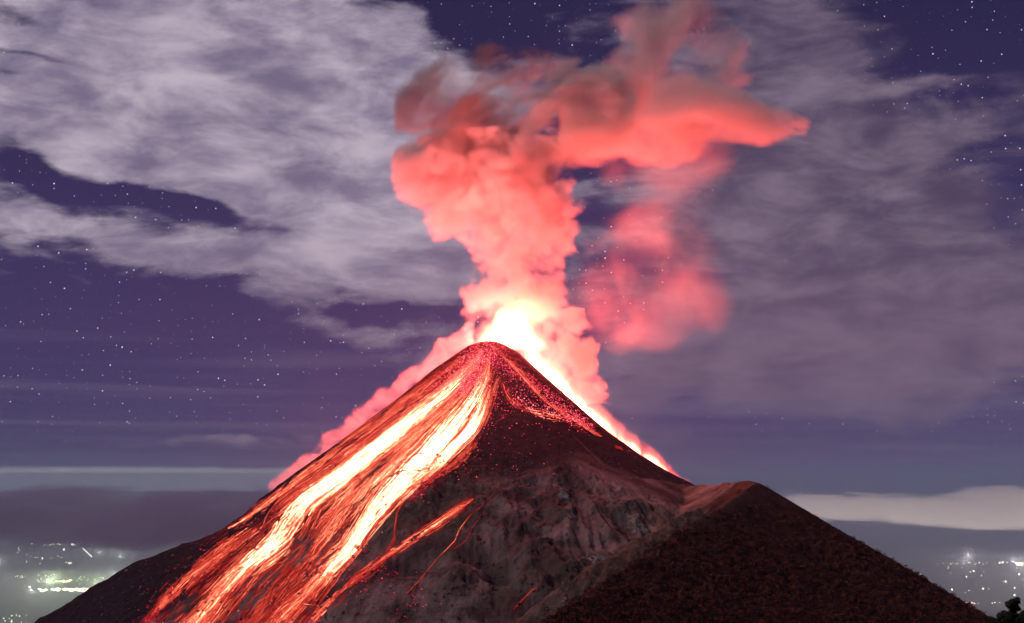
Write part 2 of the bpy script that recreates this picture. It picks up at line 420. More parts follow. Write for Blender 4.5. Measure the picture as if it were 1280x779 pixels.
def ridge_material():
    m, nt, out = new_mat('scrub_ground')
    b = nt.nodes.new('ShaderNodeBsdfPrincipled'); b.inputs['Roughness'].default_value = 0.95; b.inputs['Specular IOR Level'].default_value = 0.1
    co = objco(nt)
    n1 = noise(nt, co, 0.03, 7, 0.65); n2 = noise(nt, co, 0.2, 4, 0.6)
    c = mixc(nt, n1.ss(0.38, 0.62), (0.024, 0.0065, 0.005), (0.075, 0.020, 0.014))
    c = mixc(nt, n2.ss(0.5, 0.7) * 0.5, c, (0.10, 0.050, 0.034))
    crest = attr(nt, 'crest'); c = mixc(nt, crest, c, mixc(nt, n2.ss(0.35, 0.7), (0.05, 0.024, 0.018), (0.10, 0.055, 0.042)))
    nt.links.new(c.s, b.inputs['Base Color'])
    bump = nt.nodes.new('ShaderNodeBump'); bump.inputs['Distance'].default_value = 2.0; bump.inputs['Strength'].default_value = 0.8
    nt.links.new(noise(nt, co, 0.25, 5, 0.7).s, bump.inputs['Height']); nt.links.new(bump.outputs[0], b.inputs['Normal'])
    nt.links.new(b.outputs[0], out.inputs['Surface']); return m
def plain_material():
    m, nt, out = new_mat('lowland_ground')
    b = nt.nodes.new('ShaderNodeBsdfPrincipled'); b.inputs['Roughness'].default_value = 0.95
    co = objco(nt)
    c = mixc(nt, noise(nt, co, 0.0004, 7, 0.6).ss(0.35, 0.65), (0.030, 0.036, 0.030), (0.065, 0.066, 0.055))
    nt.links.new(c.s, b.inputs['Base Color']); nt.links.new(b.outputs[0], out.inputs['Surface']); return m
M_ROCK, M_RIDGE, M_PLAIN = rock_material(), ridge_material(), plain_material()

# ------------------------------------------------------------------ lava paths (photo pixels dropped onto the terrain)
def catmull(pts, n):
    P = np.array(pts, float); P = np.vstack([2 * P[0] - P[1], P, 2 * P[-1] - P[-2]]); L = len(pts) - 1
    t = np.linspace(0, L - 1e-6, n); i = t.astype(int); u = (t - i)[:, None]
    a, b, c, d = P[i], P[i + 1], P[i + 2], P[i + 3]
    return 0.5 * (2 * b + (c - a) * u + (2 * a - 5 * b + 4 * c - d) * u ** 2 + (3 * b - a - 3 * c + d) * u ** 3)
# name, label, path [(px,py,halfwidth px,heat)], threads, width m, spread of length
#STREAMS
STREAMS = [
 ('left main lava stream, widest, running white hot and then orange down to the lower left', 'lava_stream',
  [(606, 433, 3, .4), (600, 446, 6, .5), (586, 464, 10, .6), (560, 490, 13, .85), (520, 522, 14, 1.0), (478, 556, 13, 1.2), (425, 597, 13, 1.3), (385, 626, 15, 1.1), (362, 655, 20, .8), (345, 678, 17, 1.0), (315, 703, 15, .95), (285, 733, 17, .7), (250, 772, 20, .62), (235, 790, 20, .6)], 620, 2.5, (.08, .35)),
 ('right main lava stream, white hot beside the brown cliff, bending left below it', 'lava_stream',
  [(612, 438, 3, .4), (610, 455, 5, .5), (605, 472, 8, .65), (592, 498, 10, .9), (568, 530, 12, 1.2), (535, 567, 13, 1.35), (505, 598, 14, 1.3), (478, 628, 12, 1.15), (455, 660, 9, 1.1), (438, 685, 10, 1.1), (415, 708, 11, .9), (390, 735, 14, .6), (355, 770, 20, .5), (340, 790, 22, .45)], 640, 2.5, (.08, .35)),
 ('second bright lava arm just right of the right main stream near the top', 'lava_stream',
  [(612, 478, 5, .5), (602, 505, 8, .9), (588, 535, 8, 1.2), (565, 560, 7, 1.25), (540, 585, 8, .9), (515, 605, 7, .8)], 260, 2.4, (.15, .5)),
 ('thin orange lava strands following the left skyline of the cone', 'lava_strands',
  [(604, 430, 2, .35), (588, 442, 4, .4), (550, 470, 8, .45), (500, 508, 9, .5), (440, 552, 9, .5), (380, 596, 8, .55), (330, 632, 7, .6), (290, 658, 5, .6), (255, 671, 3, .5)], 250, 1.5, (.1, .4)),
 ('broad red veil of lava threads between the skyline strands and the left main stream', 'lava_strands',
  [(606, 431, 3, .35), (585, 455, 7, .4), (540, 495, 9, .42), (480, 540, 13, .42), (420, 584, 16, .45), (360, 628, 18, .45), (310, 665, 20, .45), (262, 702, 20, .4), (215, 748, 15, .38), (185, 780, 10, .32)], 600, 1.3, (.06, .3)),
 ('orange lava tongue reaching lowest on the left, toward the bottom left corner', 'lava_strands',
  [(330, 655, 6, .4), (290, 683, 6, .55), (262, 702, 6, .55), (235, 722, 6, .6), (212, 745, 5, .55), (190, 770, 4, .45)], 110, 1.7, (.15, .5)),
 ('red and orange lava threads between the two white hot main streams', 'lava_strands',
  [(612, 434, 4, .4), (606, 455, 7, .42), (596, 475, 9, .45), (550, 522, 12, .58), (500, 568, 16, .6), (455, 610, 22, .62), (420, 650, 28, .56), (385, 695, 30, .42), (340, 745, 32, .38), (310, 785, 30, .3)], 900, 1.3, (.05, .28)),
 ('red lava threads fringing the right edge of the flow above the cliff', 'lava_strands',
  [(622, 470, 7, .45), (612, 505, 8, .5), (598, 540, 8, .45), (575, 575, 8, .42), (540, 598, 6, .4), (510, 612, 5, .35)], 235, 1.2, (.08, .35)),
 ('small orange side flow low on the slope, coming out under the brown cliff', 'lava_stream',
  [(592, 624, 3, .4), (572, 637, 6, .55), (545, 656, 7, .6), (512, 677, 5, .6), (485, 694, 6, .5), (462, 712, 7, .42), (438, 730, 6, .4), (415, 752, 6, .5), (390, 775, 8, .55)], 170, 1.5, (.1, .4)),
 ('single lava thread dropping straight down the brown cliff face', 'lava_thread',
  [(511, 607, 1, .35), (506, 625, 1.2, .5), (497, 640, 1.2, .6), (494, 660, 1, .5), (492, 676, 2, .5), (484, 690, 3, .45)], 14, 1.5, (.5, 1)),
 ('long thin lava thread right of the side flow, forked at its middle', 'lava_thread',
  [(620, 616, .8, .4), (600, 634, 1, .45), (580, 655, 1.5, .45), (568, 677, 1.5, .45), (548, 698, 1.5, .4), (530, 720, 2.5, .3), (508, 742, 3, .28)], 16, 1.3, (.2, .7)),
 ('short branch thread beside the long thin lava thread', 'lava_thread',
  [(606, 641, .8, .3), (592, 658, 1, .35), (582, 676, 1, .35), (566, 688, 1, .3)], 6, 1.2, (.4, 1)),
 ('tiny isolated lava trickle near the dark hollow at the foot of the slope', 'lava_thread',
  [(677, 722, 1.5, .55), (674, 732, 1, .5), (662, 742, .8, .5), (650, 753, .8, .45), (641, 762, .6, .3)], 8, 1.4, (.3, .9)),
 ('glowing rim streak from the summit down the right shoulder of the cone', 'lava_strands',
  [(612, 430, 2, .4), (624, 440, 4, .42), (650, 466, 6, .45), (690, 507, 6, .45), (730, 534, 5, .42), (765, 556, 4, .3), (790, 566, 2, .2)], 150, 1.4, (.08, .35)),
 ('bright patchy lava below the summit on the right, above the dark tephra slope', 'lava_stream',
  [(628, 478, 3, .4), (636, 497, 4, .5), (655, 511, 6, .55), (680, 518, 7, .6), (706, 523, 6, .6), (730, 530, 4, .45)], 121, 1.3, (.03, .08)),
 ('curved lava loop at the lower edge of the slope, below the main streams', 'lava_thread',
  [(412, 766, 1, .5), (395, 758, 1, .55), (372, 757, 1, .6), (352, 765, 1, .55), (338, 778, 1.2, .5)], 7, 1.4, (.6, 1)),
]
heat_ramp = [(0.0, (0.40, 0.005, 0.012)), (0.25, (1.0, 0.045, 0.032)), (0.5, (1.0, 0.15, 0.08)), (0.75, (1.0, 0.33, 0.17)), (1.0, (1.0, 0.62, 0.34))]
m, nt, out = new_mat('molten_lava')
em = nt.nodes.new('ShaderNodeEmission'); ht = attr(nt, 'glow_heat')
hv = ht + (noise(nt, objco(nt), 0.03, 3, 0.6) - 0.5) * 0.3
nt.links.new(ramp(nt, hv.clamp(), heat_ramp).s, em.inputs['Color'])
nt.links.new((hv.max(0.0).pow(2.2) * 5.0 + 0.22).s, em.inputs['Strength'])
nt.links.new(em.outputs[0], out.inputs['Surface']); m.cycles.emission_sampling = 'NONE'; M_LAVA = m

def ribbons(PX, PY, W, HT, lift=1.0, gate=None):
    """threads given as pixel tracks [n,k] -> ridge-shaped ribbons lying on the terrain"""
    n, k = PX.shape
    P = cast(fh, PX.ravel(), PY.ravel()).reshape(n, k, 3)
    ok = ~np.isnan(P[..., 0])
    # a pair of neighbours must be close on the ground
    T = np.zeros_like(P); T[:, 1:-1] = P[:, 2:] - P[:, :-2]; T[:, 0] = P[:, 1] - P[:, 0]; T[:, -1] = P[:, -1] - P[:, -2]
    seg = np.linalg.norm(P[:, 1:] - P[:, :-1], axis=-1); segok = ok[:, 1:] & ok[:, :-1] & (seg < 42)
    if gate is not None: segok &= gate[:, 1:]
    T = T / (np.linalg.norm(T, axis=-1, keepdims=True) + 1e-9)
    e = 2.5
    gx = (fh(P[..., 0] + e, P[..., 1]) - fh(P[..., 0] - e, P[..., 1])) / (2 * e); gy = (fh(P[..., 0], P[..., 1] + e) - fh(P[..., 0], P[..., 1] - e)) / (2 * e)
    N = np.stack([-gx, -gy, np.ones_like(gx)], -1); N /= np.linalg.norm(N, axis=-1, keepdims=True)
    S = np.cross(T, N); S /= (np.linalg.norm(S, axis=-1, keepdims=True) + 1e-9)
    good = np.isfinite(S).all(-1) & np.isfinite(N).all(-1); segok &= good[:, 1:] & good[:, :-1]
    tt = np.linspace(0, 1, k)[None]; w = W * np.clip(np.minimum(tt, 1 - tt) * 7, 0.15, 1)
    P0 = P + N * lift
    A = P0 + S * w[..., None] * .5 - N * 0.5; B = P0 + N * (w * .32)[..., None]; Cc = P0 - S * w[..., None] * .5 - N * 0.5
    Vv = np.stack([A, B, Cc], 2).reshape(-1, 3)
    hh = np.repeat(HT.ravel(), 3)
    base = (np.arange(n)[:, None] * k + np.arange(k - 1)[None]) * 3
    b = base[segok]
    F = np.concatenate([np.stack([b, b + 1, b + 4, b + 3], -1), np.stack([b + 1, b + 2, b + 5, b + 4], -1)])
    Vv = np.nan_to_num(Vv); used = np.unique(F); remap = np.zeros(len(Vv), np.int64); remap[used] = np.arange(len(used))
    return Vv[used], remap[F], hh[used], P, segok
heat_pts = []
GAPS = {620: .55, 640: .5, 260: .3, 250: .9, 600: .95, 110: .7, 900: .85, 235: 1.0, 230: .9, 170: .8, 150: 1.0, 120: .6, 14: 0, 16: .2, 6: 0, 8: 0, 7: 0}
for label, name, path, cnt, wid, (l0, l1) in STREAMS:
    K = 34
    Q = catmull(path, 200); s = np.linspace(0, 1, 200)
    t0 = rng.uniform(-0.05, 1.0, cnt); ln = rng.uniform(l0 * 1.5, l1 * 2.0, cnt) if cnt > 20 else rng.uniform(l0, l1, cnt)
    t0[: cnt // 12] = 0.0
    tt = np.clip(t0[:, None] + ln[:, None] * np.linspace(0, 1, K)[None], 0, 1)
    tt = np.maximum.accumulate(tt, 1)
    cx, cyp, hw, hq = [np.interp(tt, s, Q[:, i]) for i in range(4)]
    ex = np.gradient(Q[:, 0]); ey = np.gradient(Q[:, 1]); L = np.hypot(ex, ey); ex, ey = ex / L, ey / L
    nxp = np.interp(tt, s, -ey); nyp = np.interp(tt, s, ex)
    off = np.where(rng.uniform(0, 1, cnt) < .6, rng.normal(0, 0.4, cnt), rng.uniform(-1.5, 1.5, cnt))[:, None]
    ph = rng.uniform(0, 100, cnt)[:, None]
    wob = 0.17 * perlin(tt * 5 + ph, ph + 0 * tt, 5) + 0.10 * perlin(tt * 34 + ph, ph * 2 + 0 * tt, 6)
    o = (off + wob) * hw + (0.7 if cnt < 20 else 0.0) * perlin(tt * 14 + ph * .01, ph * .01 + 0 * tt, 8)
    PX = cx + nxp * o; PY = cyp + nyp * o
    core = np.exp(-(off ** 2) * 1.3)
    clump = 0.5 + 0.5 * perlin(off * 4 + 3 + 0 * tt, tt * 9, 9)
    rnd = np.clip(0.42 + 0.95 * rng.uniform(0, 1, cnt) ** 2.2, 0, 1.35)[:, None] * (1 + .1 * (cnt < 20)) ; rnd = np.where(core > .55, np.maximum(rnd, .55), rnd)
    ends = np.clip(1.15 - 0.5 * np.abs(np.linspace(-1, 1, K))[None] ** 3, 0, 1)
    HT = hq * (0.50 + 0.56 * core) * rnd * (0.75 + 0.5 * clump) * ends
    W = wid * 0.72 * (rng.uniform(0.25, 1.0, cnt) ** 1.3)[:, None] * (0.34 + 0.78 * core * np.clip(hq, 0.3, 1.1))
    gate = perlin(off * 2.2 * (hw / 12) + 5 * cnt + 0 * tt, tt * 7 + cnt * .3, 12) + 0.55 * perlin(off * 5 * (hw / 12) + 0 * tt, tt * 22, 13)
    gap = GAPS.get(cnt, .35); thr = -0.9 + 0.85 * gap + 0.75 * gap * tt
    gate = gate > thr - 0.5 * core
    Vv, F, hh, P, okk = ribbons(PX, PY, W, HT, gate=gate)
    if len(F) == 0: continue
    o_ = mesh_np(name, Vv, F, M_LAVA, attrs={'glow_heat': hh}, smooth=True)
    tag(o_, label, name.replace('_', ' '), kind='thing')
    g = ~np.isnan(P[..., 0]); heat_pts.append(np.stack([P[..., 0][g], P[..., 1][g], (HT * W)[g]], -1))

# ground glow: hot under the flows, their red light beside them put in
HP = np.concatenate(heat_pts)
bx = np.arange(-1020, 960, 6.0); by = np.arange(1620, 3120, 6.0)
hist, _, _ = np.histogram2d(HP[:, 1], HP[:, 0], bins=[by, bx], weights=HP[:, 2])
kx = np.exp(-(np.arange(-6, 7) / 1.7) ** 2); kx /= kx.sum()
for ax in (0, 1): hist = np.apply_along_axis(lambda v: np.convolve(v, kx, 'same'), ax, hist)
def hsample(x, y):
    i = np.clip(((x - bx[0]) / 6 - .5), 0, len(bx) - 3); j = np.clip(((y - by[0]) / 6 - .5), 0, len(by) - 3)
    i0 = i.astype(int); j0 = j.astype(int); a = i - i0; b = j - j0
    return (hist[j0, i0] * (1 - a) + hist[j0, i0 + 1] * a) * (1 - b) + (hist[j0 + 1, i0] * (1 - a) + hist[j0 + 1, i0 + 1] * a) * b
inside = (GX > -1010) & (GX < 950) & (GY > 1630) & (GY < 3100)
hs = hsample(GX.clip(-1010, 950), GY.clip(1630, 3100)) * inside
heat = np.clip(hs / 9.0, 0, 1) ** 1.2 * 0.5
sumx, sumy = Cx, Cy
rs, ths = polar(GX, GY)
mottle = 0.5 + 0.5 * fbm(GX / 14, GY / 14, 3, 91)
heat = heat + 1.5 * np.exp(-(rs / 66) ** 2) * mottle  # summit ground: hot tephra and the red light on it, both as emission
# red light of lava behind the right skyline, painted in as emission
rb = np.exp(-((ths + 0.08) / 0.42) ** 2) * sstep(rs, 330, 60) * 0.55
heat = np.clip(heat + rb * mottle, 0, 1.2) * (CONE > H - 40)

def zone(px, py, sx, sy):
    p = cast(fh, np.array([px], float), np.array([py], float))[0]
    if np.isnan(p[0]): return 0 * GX
    return np.exp(-(((GX - p[0]) / sx) ** 2 + ((GY - p[1]) / sy) ** 2))
#ZONES
pale = np.clip(zone(800, 655, 24, 22) + zone(745, 700, 28, 18) * .9 + zone(706, 622, 10, 16) * .8 + 0.6 * zone(712, 645, 8, 20) + .4 * zone(660, 640, 22, 14) + .35 * zone(790, 620, 60, 30), 0, 1)
brown = np.clip(zone(505, 622, 85, 60) + zone(590, 600, 45, 45) * .6 + zone(570, 650, 45, 30) * .6, 0, 1)
r2, t2, c2_, s1_, s2_, s3_ = base_parts(GX, GY)
brown = np.clip(brown + sstep(s2_ - np.maximum(c2_, s3_), -10, 10) * 0.8, 0, 1)
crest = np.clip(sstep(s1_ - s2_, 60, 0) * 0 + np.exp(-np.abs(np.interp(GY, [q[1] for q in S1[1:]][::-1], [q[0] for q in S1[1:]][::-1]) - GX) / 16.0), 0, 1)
AT = {'tephra': tephra.ravel(), 'glow_heat': heat.ravel(), 'pale': pale.ravel(), 'brown': brown.ravel(), 'crest': crest.ravel()}
def piece(name, mask, mat):
    F = QUADS[mask]; used = np.unique(F); rm = np.zeros(len(ALLV), np.int64); rm[used] = np.arange(len(used))
    return mesh_np(name, ALLV[used], rm[F], mat, attrs={k: v[used] for k, v in AT.items()})
tag(piece('volcano', is_volc, M_ROCK), 'steep dark volcanic cone with lava running down its left flank', 'volcano', kind='structure')
tag(piece('ridge', is_ridge, M_RIDGE), 'dark scrub covered ridge rising to a blunt peak in front of the volcano', 'ridge', kind='structure')
tag(piece('ground', is_plain, M_PLAIN), 'hazy lowland plain far below the volcano', 'ground', kind='structure')
tag(piece('hill', is_near, M_RIDGE), 'dark wooded hillside falling away below the viewpoint', 'hill', kind='structure')

# ------------------------------------------------------------------ embers: glowing rocks strewn round the summit
def embers(px, py, size, heatv):
    P = cast(fh, px, py); g = ~np.isnan(P[:, 0]); P, size, heatv = P[g], size[g], heatv[g]
    base = np.array([(1, 0, -.3), (-.5, .87, -.3), (-.5, -.87, -.3), (.1, .05, .9)])
    n_ = len(P); a = rng.uniform(0, 6.28, n_)
    ca, sa = np.cos(a)[:, None], np.sin(a)[:, None]
    bxr = base[None, :, 0] * ca - base[None, :, 1] * sa; byr = base[None, :, 0] * sa + base[None, :, 1] * ca
    Vv = np.stack([bxr, byr, np.broadcast_to(base[None, :, 2], bxr.shape)], -1) * size[:, None, None] * rng.uniform(.7, 1.3, (n_, 4, 1)) + (P + [0, -.6, 1.0])[:, None]
    tri = np.array([(0, 1, 3), (1, 2, 3), (2, 0, 3), (0, 2, 1)])
    F = (np.arange(n_)[:, None, None] * 4 + tri[None]).reshape(-1, 3)
    return Vv.reshape(-1, 3), F, np.repeat(heatv, 4)
ex_, ey_, es_, eh_ = [], [], [], []
def em_add(n, fx, fy, s, h):
    ex_.append(fx); ey_.append(fy); es_.append(rng.uniform(.45, 1.0, n) ** 1.5 * s); eh_.append(rng.uniform(.35, 1.0, n) * h)
n_ = 2300; t = rng.uniform(0, 1, n_) ** .8       # fan below the summit towards the streams
em_add(n_, 612 - 42 * t + rng.normal(0, 1, n_) * (7 + 13 * t), 430 + 62 * t + rng.normal(0, 7, n_), 1.7, .8)
n_ = 900; t = rng.uniform(0, 1, n_)              # down the left skyline
em_add(n_, 600 - 190 * t + rng.normal(0, 5, n_), 440 + 140 * t + rng.normal(0, 7, n_), 1.4, .6)
n_ = 1500; t = rng.uniform(0, 1, n_)             # down the right skyline
em_add(n_, 620 + 120 * t + rng.normal(0, 6, n_), 440 + 92 * t + np.abs(rng.normal(0, 1, n_)) * (7 - 3 * t) * 1.5, 1.5, .7)
n_ = 420; t = rng.uniform(0, 1, n_)
em_add(n_, 640 + 90 * t + rng.normal(0, 4, n_), 492 + 36 * t ** .6 + rng.normal(0, 5, n_), 1.6, .85)
n_ = 420                                          # sparse ones over the dark tephra
em_add(n_, rng.normal(600, 28, n_), rng.normal(500, 22, n_), 1.8, .6)
n_ = 60; em_add(n_, rng.uniform(570, 700, n_), rng.uniform(510, 600, n_), 1.9, .6)
n_ = 1700; i = rng.integers(0, len(STREAMS) - 8, n_)
sx_ = np.array([STREAMS[k][2][rng.integers(0, len(STREAMS[k][2]))][:2] for k in i], float)
em_add(n_, sx_[:, 0] + rng.normal(0, 13, n_), sx_[:, 1] + rng.normal(0, 13, n_), 1.2, .75)
n_ = 200; em_add(n_, rng.normal(455, 25, n_), rng.normal(722, 16, n_), 1.4, .5)
n_ = 50; em_add(n_, rng.normal(520, 14, n_), rng.normal(745, 14, n_), 1.4, .5)
Vv, F, hh = embers(*[np.concatenate(a) for a in (ex_, ey_, es_, eh_)])
m, nt, out = new_mat('ember_glow')
em = nt.nodes.new('ShaderNodeEmission'); ht = attr(nt, 'glow_heat')
nt.links.new(ramp(nt, ht.clamp(), [(0, (.8, .0, .04)), (.5, (1, .04, .09)), (.85, (1, .22, .24)), (1, (1, .6, .5))]).s, em.inputs['Color'])
nt.links.new((ht.pow(1.8) * 4.2 + .5).s, em.inputs['Strength']); nt.links.new(em.outputs[0], out.inputs['Surface']); m.cycles.emission_sampling = 'NONE'
tag(mesh_np('embers', Vv, F, m, smooth=False, attrs={'glow_heat': hh}), 'thousands of pink glowing rocks strewn over the summit and upper slopes', 'embers', kind='stuff')

# ------------------------------------------------------------------ loose rocks on the slopes
_t = (1 + 5 ** .5) / 2
ICO = np.array([(-1, _t, 0), (1, _t, 0), (-1, -_t, 0), (1, -_t, 0), (0, -1, _t), (0, 1, _t), (0, -1, -_t), (0, 1, -_t), (_t, 0, -1), (_t, 0, 1), (-_t, 0, -1), (-_t, 0, 1)]) / 1.9
ICF = np.array([(0, 11, 5), (0, 5, 1), (0, 1, 7), (0, 7, 10), (0, 10, 11), (1, 5, 9), (5, 11, 4), (11, 10, 2), (10, 7, 6), (7, 1, 8), (3, 9, 4), (3, 4, 2), (3, 2, 6), (3, 6, 8), (3, 8, 9), (4, 9, 5), (2, 4, 11), (6, 2, 10), (8, 6, 7), (9, 8, 1)])
n_ = 15000
bpx = rng.uniform(90, 900, n_); bpy_ = rng.uniform(560, 795, n_)
P = cast(fh, bpx, bpy_); g = ~np.isnan(P[:, 0]); P = P[g]; bpx = bpx[g]; bpy_ = bpy_[g]
b_ = base_parts(P[:, 0], P[:, 1]); lump = fbm(P[:, 0] / 40, P[:, 1] / 40, 3, 121)
keep = (b_[3] < np.maximum(np.maximum(b_[2], b_[4]), b_[5]) - 4) & (rng.uniform(0, 1, len(P)) < .15 + .85 * sstep(lump, -.05, .25)) & (b_[0] > 330)
P = P[keep]; n_ = len(P); sz = .5 + 2.6 * rng.uniform(0, 1, n_) ** 4
Vv = ICO[None] * rng.uniform(.6, 1.3, (n_, 12, 1)) * sz[:, None, None] * rng.uniform(.7, 1.3, (n_, 1, 3)) + P[:, None]
tag(mesh_np('boulders', Vv.reshape(-1, 3), (np.arange(n_)[:, None, None] * 12 + ICF[None]).reshape(-1, 3), M_ROCK, smooth=False, attrs={k_: np.zeros(n_ * 12) for k_ in ('tephra', 'glow_heat', 'pale', 'brown', 'crest')}),
    'loose grey rocks littering the lower slopes of the volcano', 'boulders', kind='stuff')

# ------------------------------------------------------------------ smoke
def vorob(nt, v, scale):
    """rounded puffs with creases between them"""
    wv_ = noise(nt, v, 1.7, 1, 0.5, 0.0, color=True)
    n = nt.nodes.new('ShaderNodeVectorMath'); n.operation = 'MULTIPLY_ADD'; n.inputs[1].default_value = (.55, .55, .55)
    nt.links.new(wv_.s, n.inputs[0]); nt.links.new(v.s, n.inputs[2])
    q = nt.nodes.new('ShaderNodeTexVoronoi'); q.feature = 'F1'; q.inputs['Scale'].default_value = scale
    q.inputs['Detail'].default_value = 1.0; q.inputs['Roughness'].default_value = 0.5; q.inputs['Lacunarity'].default_value = 2.3
    q.normalize = True
    nt.links.new(n.outputs[0], q.inputs['Vector']); return E(nt, q.outputs['Distance']) * 1.6
def smoke_obj(name, label, axis_, table, Y, depth, dens, color, A=0.55, e0=0.3, e1=0.75, nscale=0.011, stretch=(1, 1, 1), detail=4, dist=0.6, rot=0.0,
              emis=None, aniso=0.0, kind='thing', cat='smoke', minr=6.0, seed=0.0, rough=0.55, step=1.0, bil=1.5, flat=0.5, va=0.5, parent=None, lean=0.0):
    """smoke whose outline runs between two edges given in photo pixels along one axis ('z': rows, 'x': columns), an ellipse in depth"""
    pos, lo, hi = [], [], []
    for (s_, a_, b_) in table:
        if axis_ == 'z':
            p = at(a_, s_, Y); q = at(b_, s_, Y); pos.append(p[2]); lo.append(min(p[0], q[0])); hi.append(max(p[0], q[0]))
        else:
            p = at(s_, a_, Y); q = at(s_, b_, Y); pos.append(p[0]); lo.append(min(p[2], q[2])); hi.append(max(p[2], q[2]))
    pos, lo, hi = map(np.array, (pos, lo, hi)); o_ = np.argsort(pos); pos, lo, hi = pos[o_], lo[o_], hi[o_]
    c = (lo + hi) / 2; r = np.maximum((hi - lo) / 2, minr)
    p0, p1 = pos[0], pos[-1]; cmin, cmax = (c - r).min(), (c + r).max(); rmax = r.max() * 1.02
    # the mesh: rings around the axis
    tt = np.linspace(0, 1, 48); pp = p0 + (p1 - p0) * tt
    cc = np.interp(pp, pos, c); rr = np.interp(pp, pos, r)
    endf = np.sqrt(np.clip(1 - np.abs(2 * tt - 1) ** 14, 0.0, 1)); rr = rr * np.maximum(endf, 0.05)
    nA = 40; a = np.linspace(0, 2 * np.pi, nA, endpoint=False)
    rr = rr * HULL
    Q = cc[:, None] + rr[:, None] * np.cos(a)[None]; Yd = rr[:, None] * depth * np.sin(a)[None]; PP = np.broadcast_to(pp[:, None], Q.shape)
    Yd = Yd + lean * (pp[:, None] - p0)
    Vv = np.stack([Q, Yd, PP], -1) if axis_ == 'z' else np.stack([PP, Yd, Q], -1)
    V3 = Vv.reshape(-1, 3); I = np.arange(48 * nA).reshape(48, nA); J = np.roll(I, -1, 1)
    F = np.stack([I[:-1], J[:-1], J[1:], I[1:]], -1).reshape(-1, 4)
    cap0 = len(V3); V3 = np.vstack([V3, V3[I[0]].mean(0), V3[I[-1]].mean(0)])
    capF = [(I[0][k], cap0, J[0][k], J[0][k]) for k in range(0)]
    F3 = np.vstack([np.stack([I[0], np.full(nA, cap0), J[0]], -1), np.stack([J[-1], np.full(nA, cap0 + 1), I[-1]], -1)])
    Fq = np.vstack([np.stack([F[:, 0], F[:, 1], F[:, 2]], -1), np.stack([F[:, 0], F[:, 2], F[:, 3]], -1), F3[:, ::-1] if False else F3])
    m, nt, out = new_mat(name + '_smoke')
    co = objco(nt); x, y, z = sep(nt, co)
    s_, q_ = (z, x) if axis_ == 'z' else (x, z)
    t = (s_ - p0) * (1.0 / (p1 - p0))
    tn = (pos - p0) / (p1 - p0)
    cN = fcurve(nt, t, [(float(a_), float((b_ - cmin) / (cmax - cmin))) for a_, b_ in zip(tn, c)]) * (cmax - cmin) + cmin
    rN = fcurve(nt, t, [(float(a_), float(b_ / rmax)) for a_, b_ in zip(tn, r)]) * rmax
    u = (q_ - cN) / rN; w = (y - (s_ - p0) * lean) / (rN * depth)
    env = 1.0 - (u * u + w * w)
    endE = (1.0 - (t * 2.0 - 1.0).abs().pow(10.0))
    env = env.min(endE * 1.5 - 0.5)
    # noise space, rotated in the picture-facing plane so billows can lean
    cr, sr = math.cos(math.radians(rot)), math.sin(math.radians(rot))
    xr = x * cr + z * sr; zr = z * cr - x * sr
    nv = vec(nt, xr * (nscale / stretch[0]) + seed, y * (nscale / stretch[1]) + seed * 2.3, zr * (nscale / stretch[2]))
    nz = noise(nt, nv, 1.0, detail, rough, dist)
    d = (env.min(flat) + (nz - 0.5) * (2.6 * A) + (0.46 - vorob(nt, nv, bil)) * (A * 2.0 * va)).ss(e0, e1)
    nz2 = nz.ss(0.34, 0.62)
    den = d * (nz2 * 1.5 + 0.12)
    pv = nt.nodes.new('ShaderNodeVolumePrincipled'); pv.inputs['Density Attribute'].default_value = ''
    pv.inputs['Color'].default_value = (*color, 1); pv.inputs['Anisotropy'].default_value = aniso
    nt.links.new((den * dens).s, pv.inputs['Density'])
    if emis:
        ecol, est, efn = emis
        ev = efn(nt, x, y, z, t, env, nz, den, u)
        nt.links.new((ev * est).s, pv.inputs['Emission Strength'])
        e_c = ramp(nt, ev.clamp(), ecol); nt.links.new(e_c.s, pv.inputs['Emission Color'])
    nt.links.new(pv.outputs[0], out.inputs['Volume'])
    # added hull surface, all but clear: a trace of diffuse to outline the smoke object
    tr = nt.nodes.new('ShaderNodeBsdfTransparent'); di = nt.nodes.new('ShaderNodeBsdfDiffuse'); mx = nt.nodes.new('ShaderNodeMixShader')
    di.inputs['Color'].default_value = (*color, 1); mx.inputs[0].default_value = 0.0005
    nt.links.new(tr.outputs[0], mx.inputs[1]); nt.links.new(di.outputs[0], mx.inputs[2]); nt.links.new(mx.outputs[0], out.inputs['Surface'])
    m.cycles.volume_step_rate = step * 1.5; m.cycles.emission_sampling = 'NONE'
    o = mesh_np(name, V3, Fq, m, smooth=True)
    o.location = (0, Y, 0)
    # outward normals
    import bmesh
    bm = bmesh.new(); bm.from_mesh(o.data); bmesh.ops.recalc_face_normals(bm, faces=bm.faces); bm.to_mesh(o.data); bm.free()
    tag(o, label, cat, kind=kind); return o

HULL = 1.18
#SMOKE
FIRE = [(0.0, (1.0, 0.02, 0.02)), (0.15, (1.0, 0.06, 0.04)), (0.45, (1.0, 0.22, 0.12)), (0.8, (1.0, 0.5, 0.25)), (1.0, (1.0, 0.62, 0.34))]
def col_em(nt, x, y, z, t, env, nz, den, u):
    hot = t.ss(0.50, 0.0) ; return hot * hot * (den * (env.clamp()) ) * 1.6
smoke_obj('eruption_column', 'thick glowing column rising from the crater, white hot at its foot and salmon above', 'z',
    [(446, 590, 690), (430, 576, 700), (400, 570, 712), (370, 570, 720), (345, 584, 722), (320, 582, 726), (300, 556, 730), (270, 520, 734), (240, 500, 732), (215, 490, 735), (190, 495, 745), (165, 530, 760)],
    3225, 0.65, 0.033, (1, .90, .87), va=.85, A=0.60, nscale=0.011, rot=-25, emis=(FIRE, 0.085, col_em), cat='eruption column', step=0.25, detail=5, e0=.26, e1=.78)
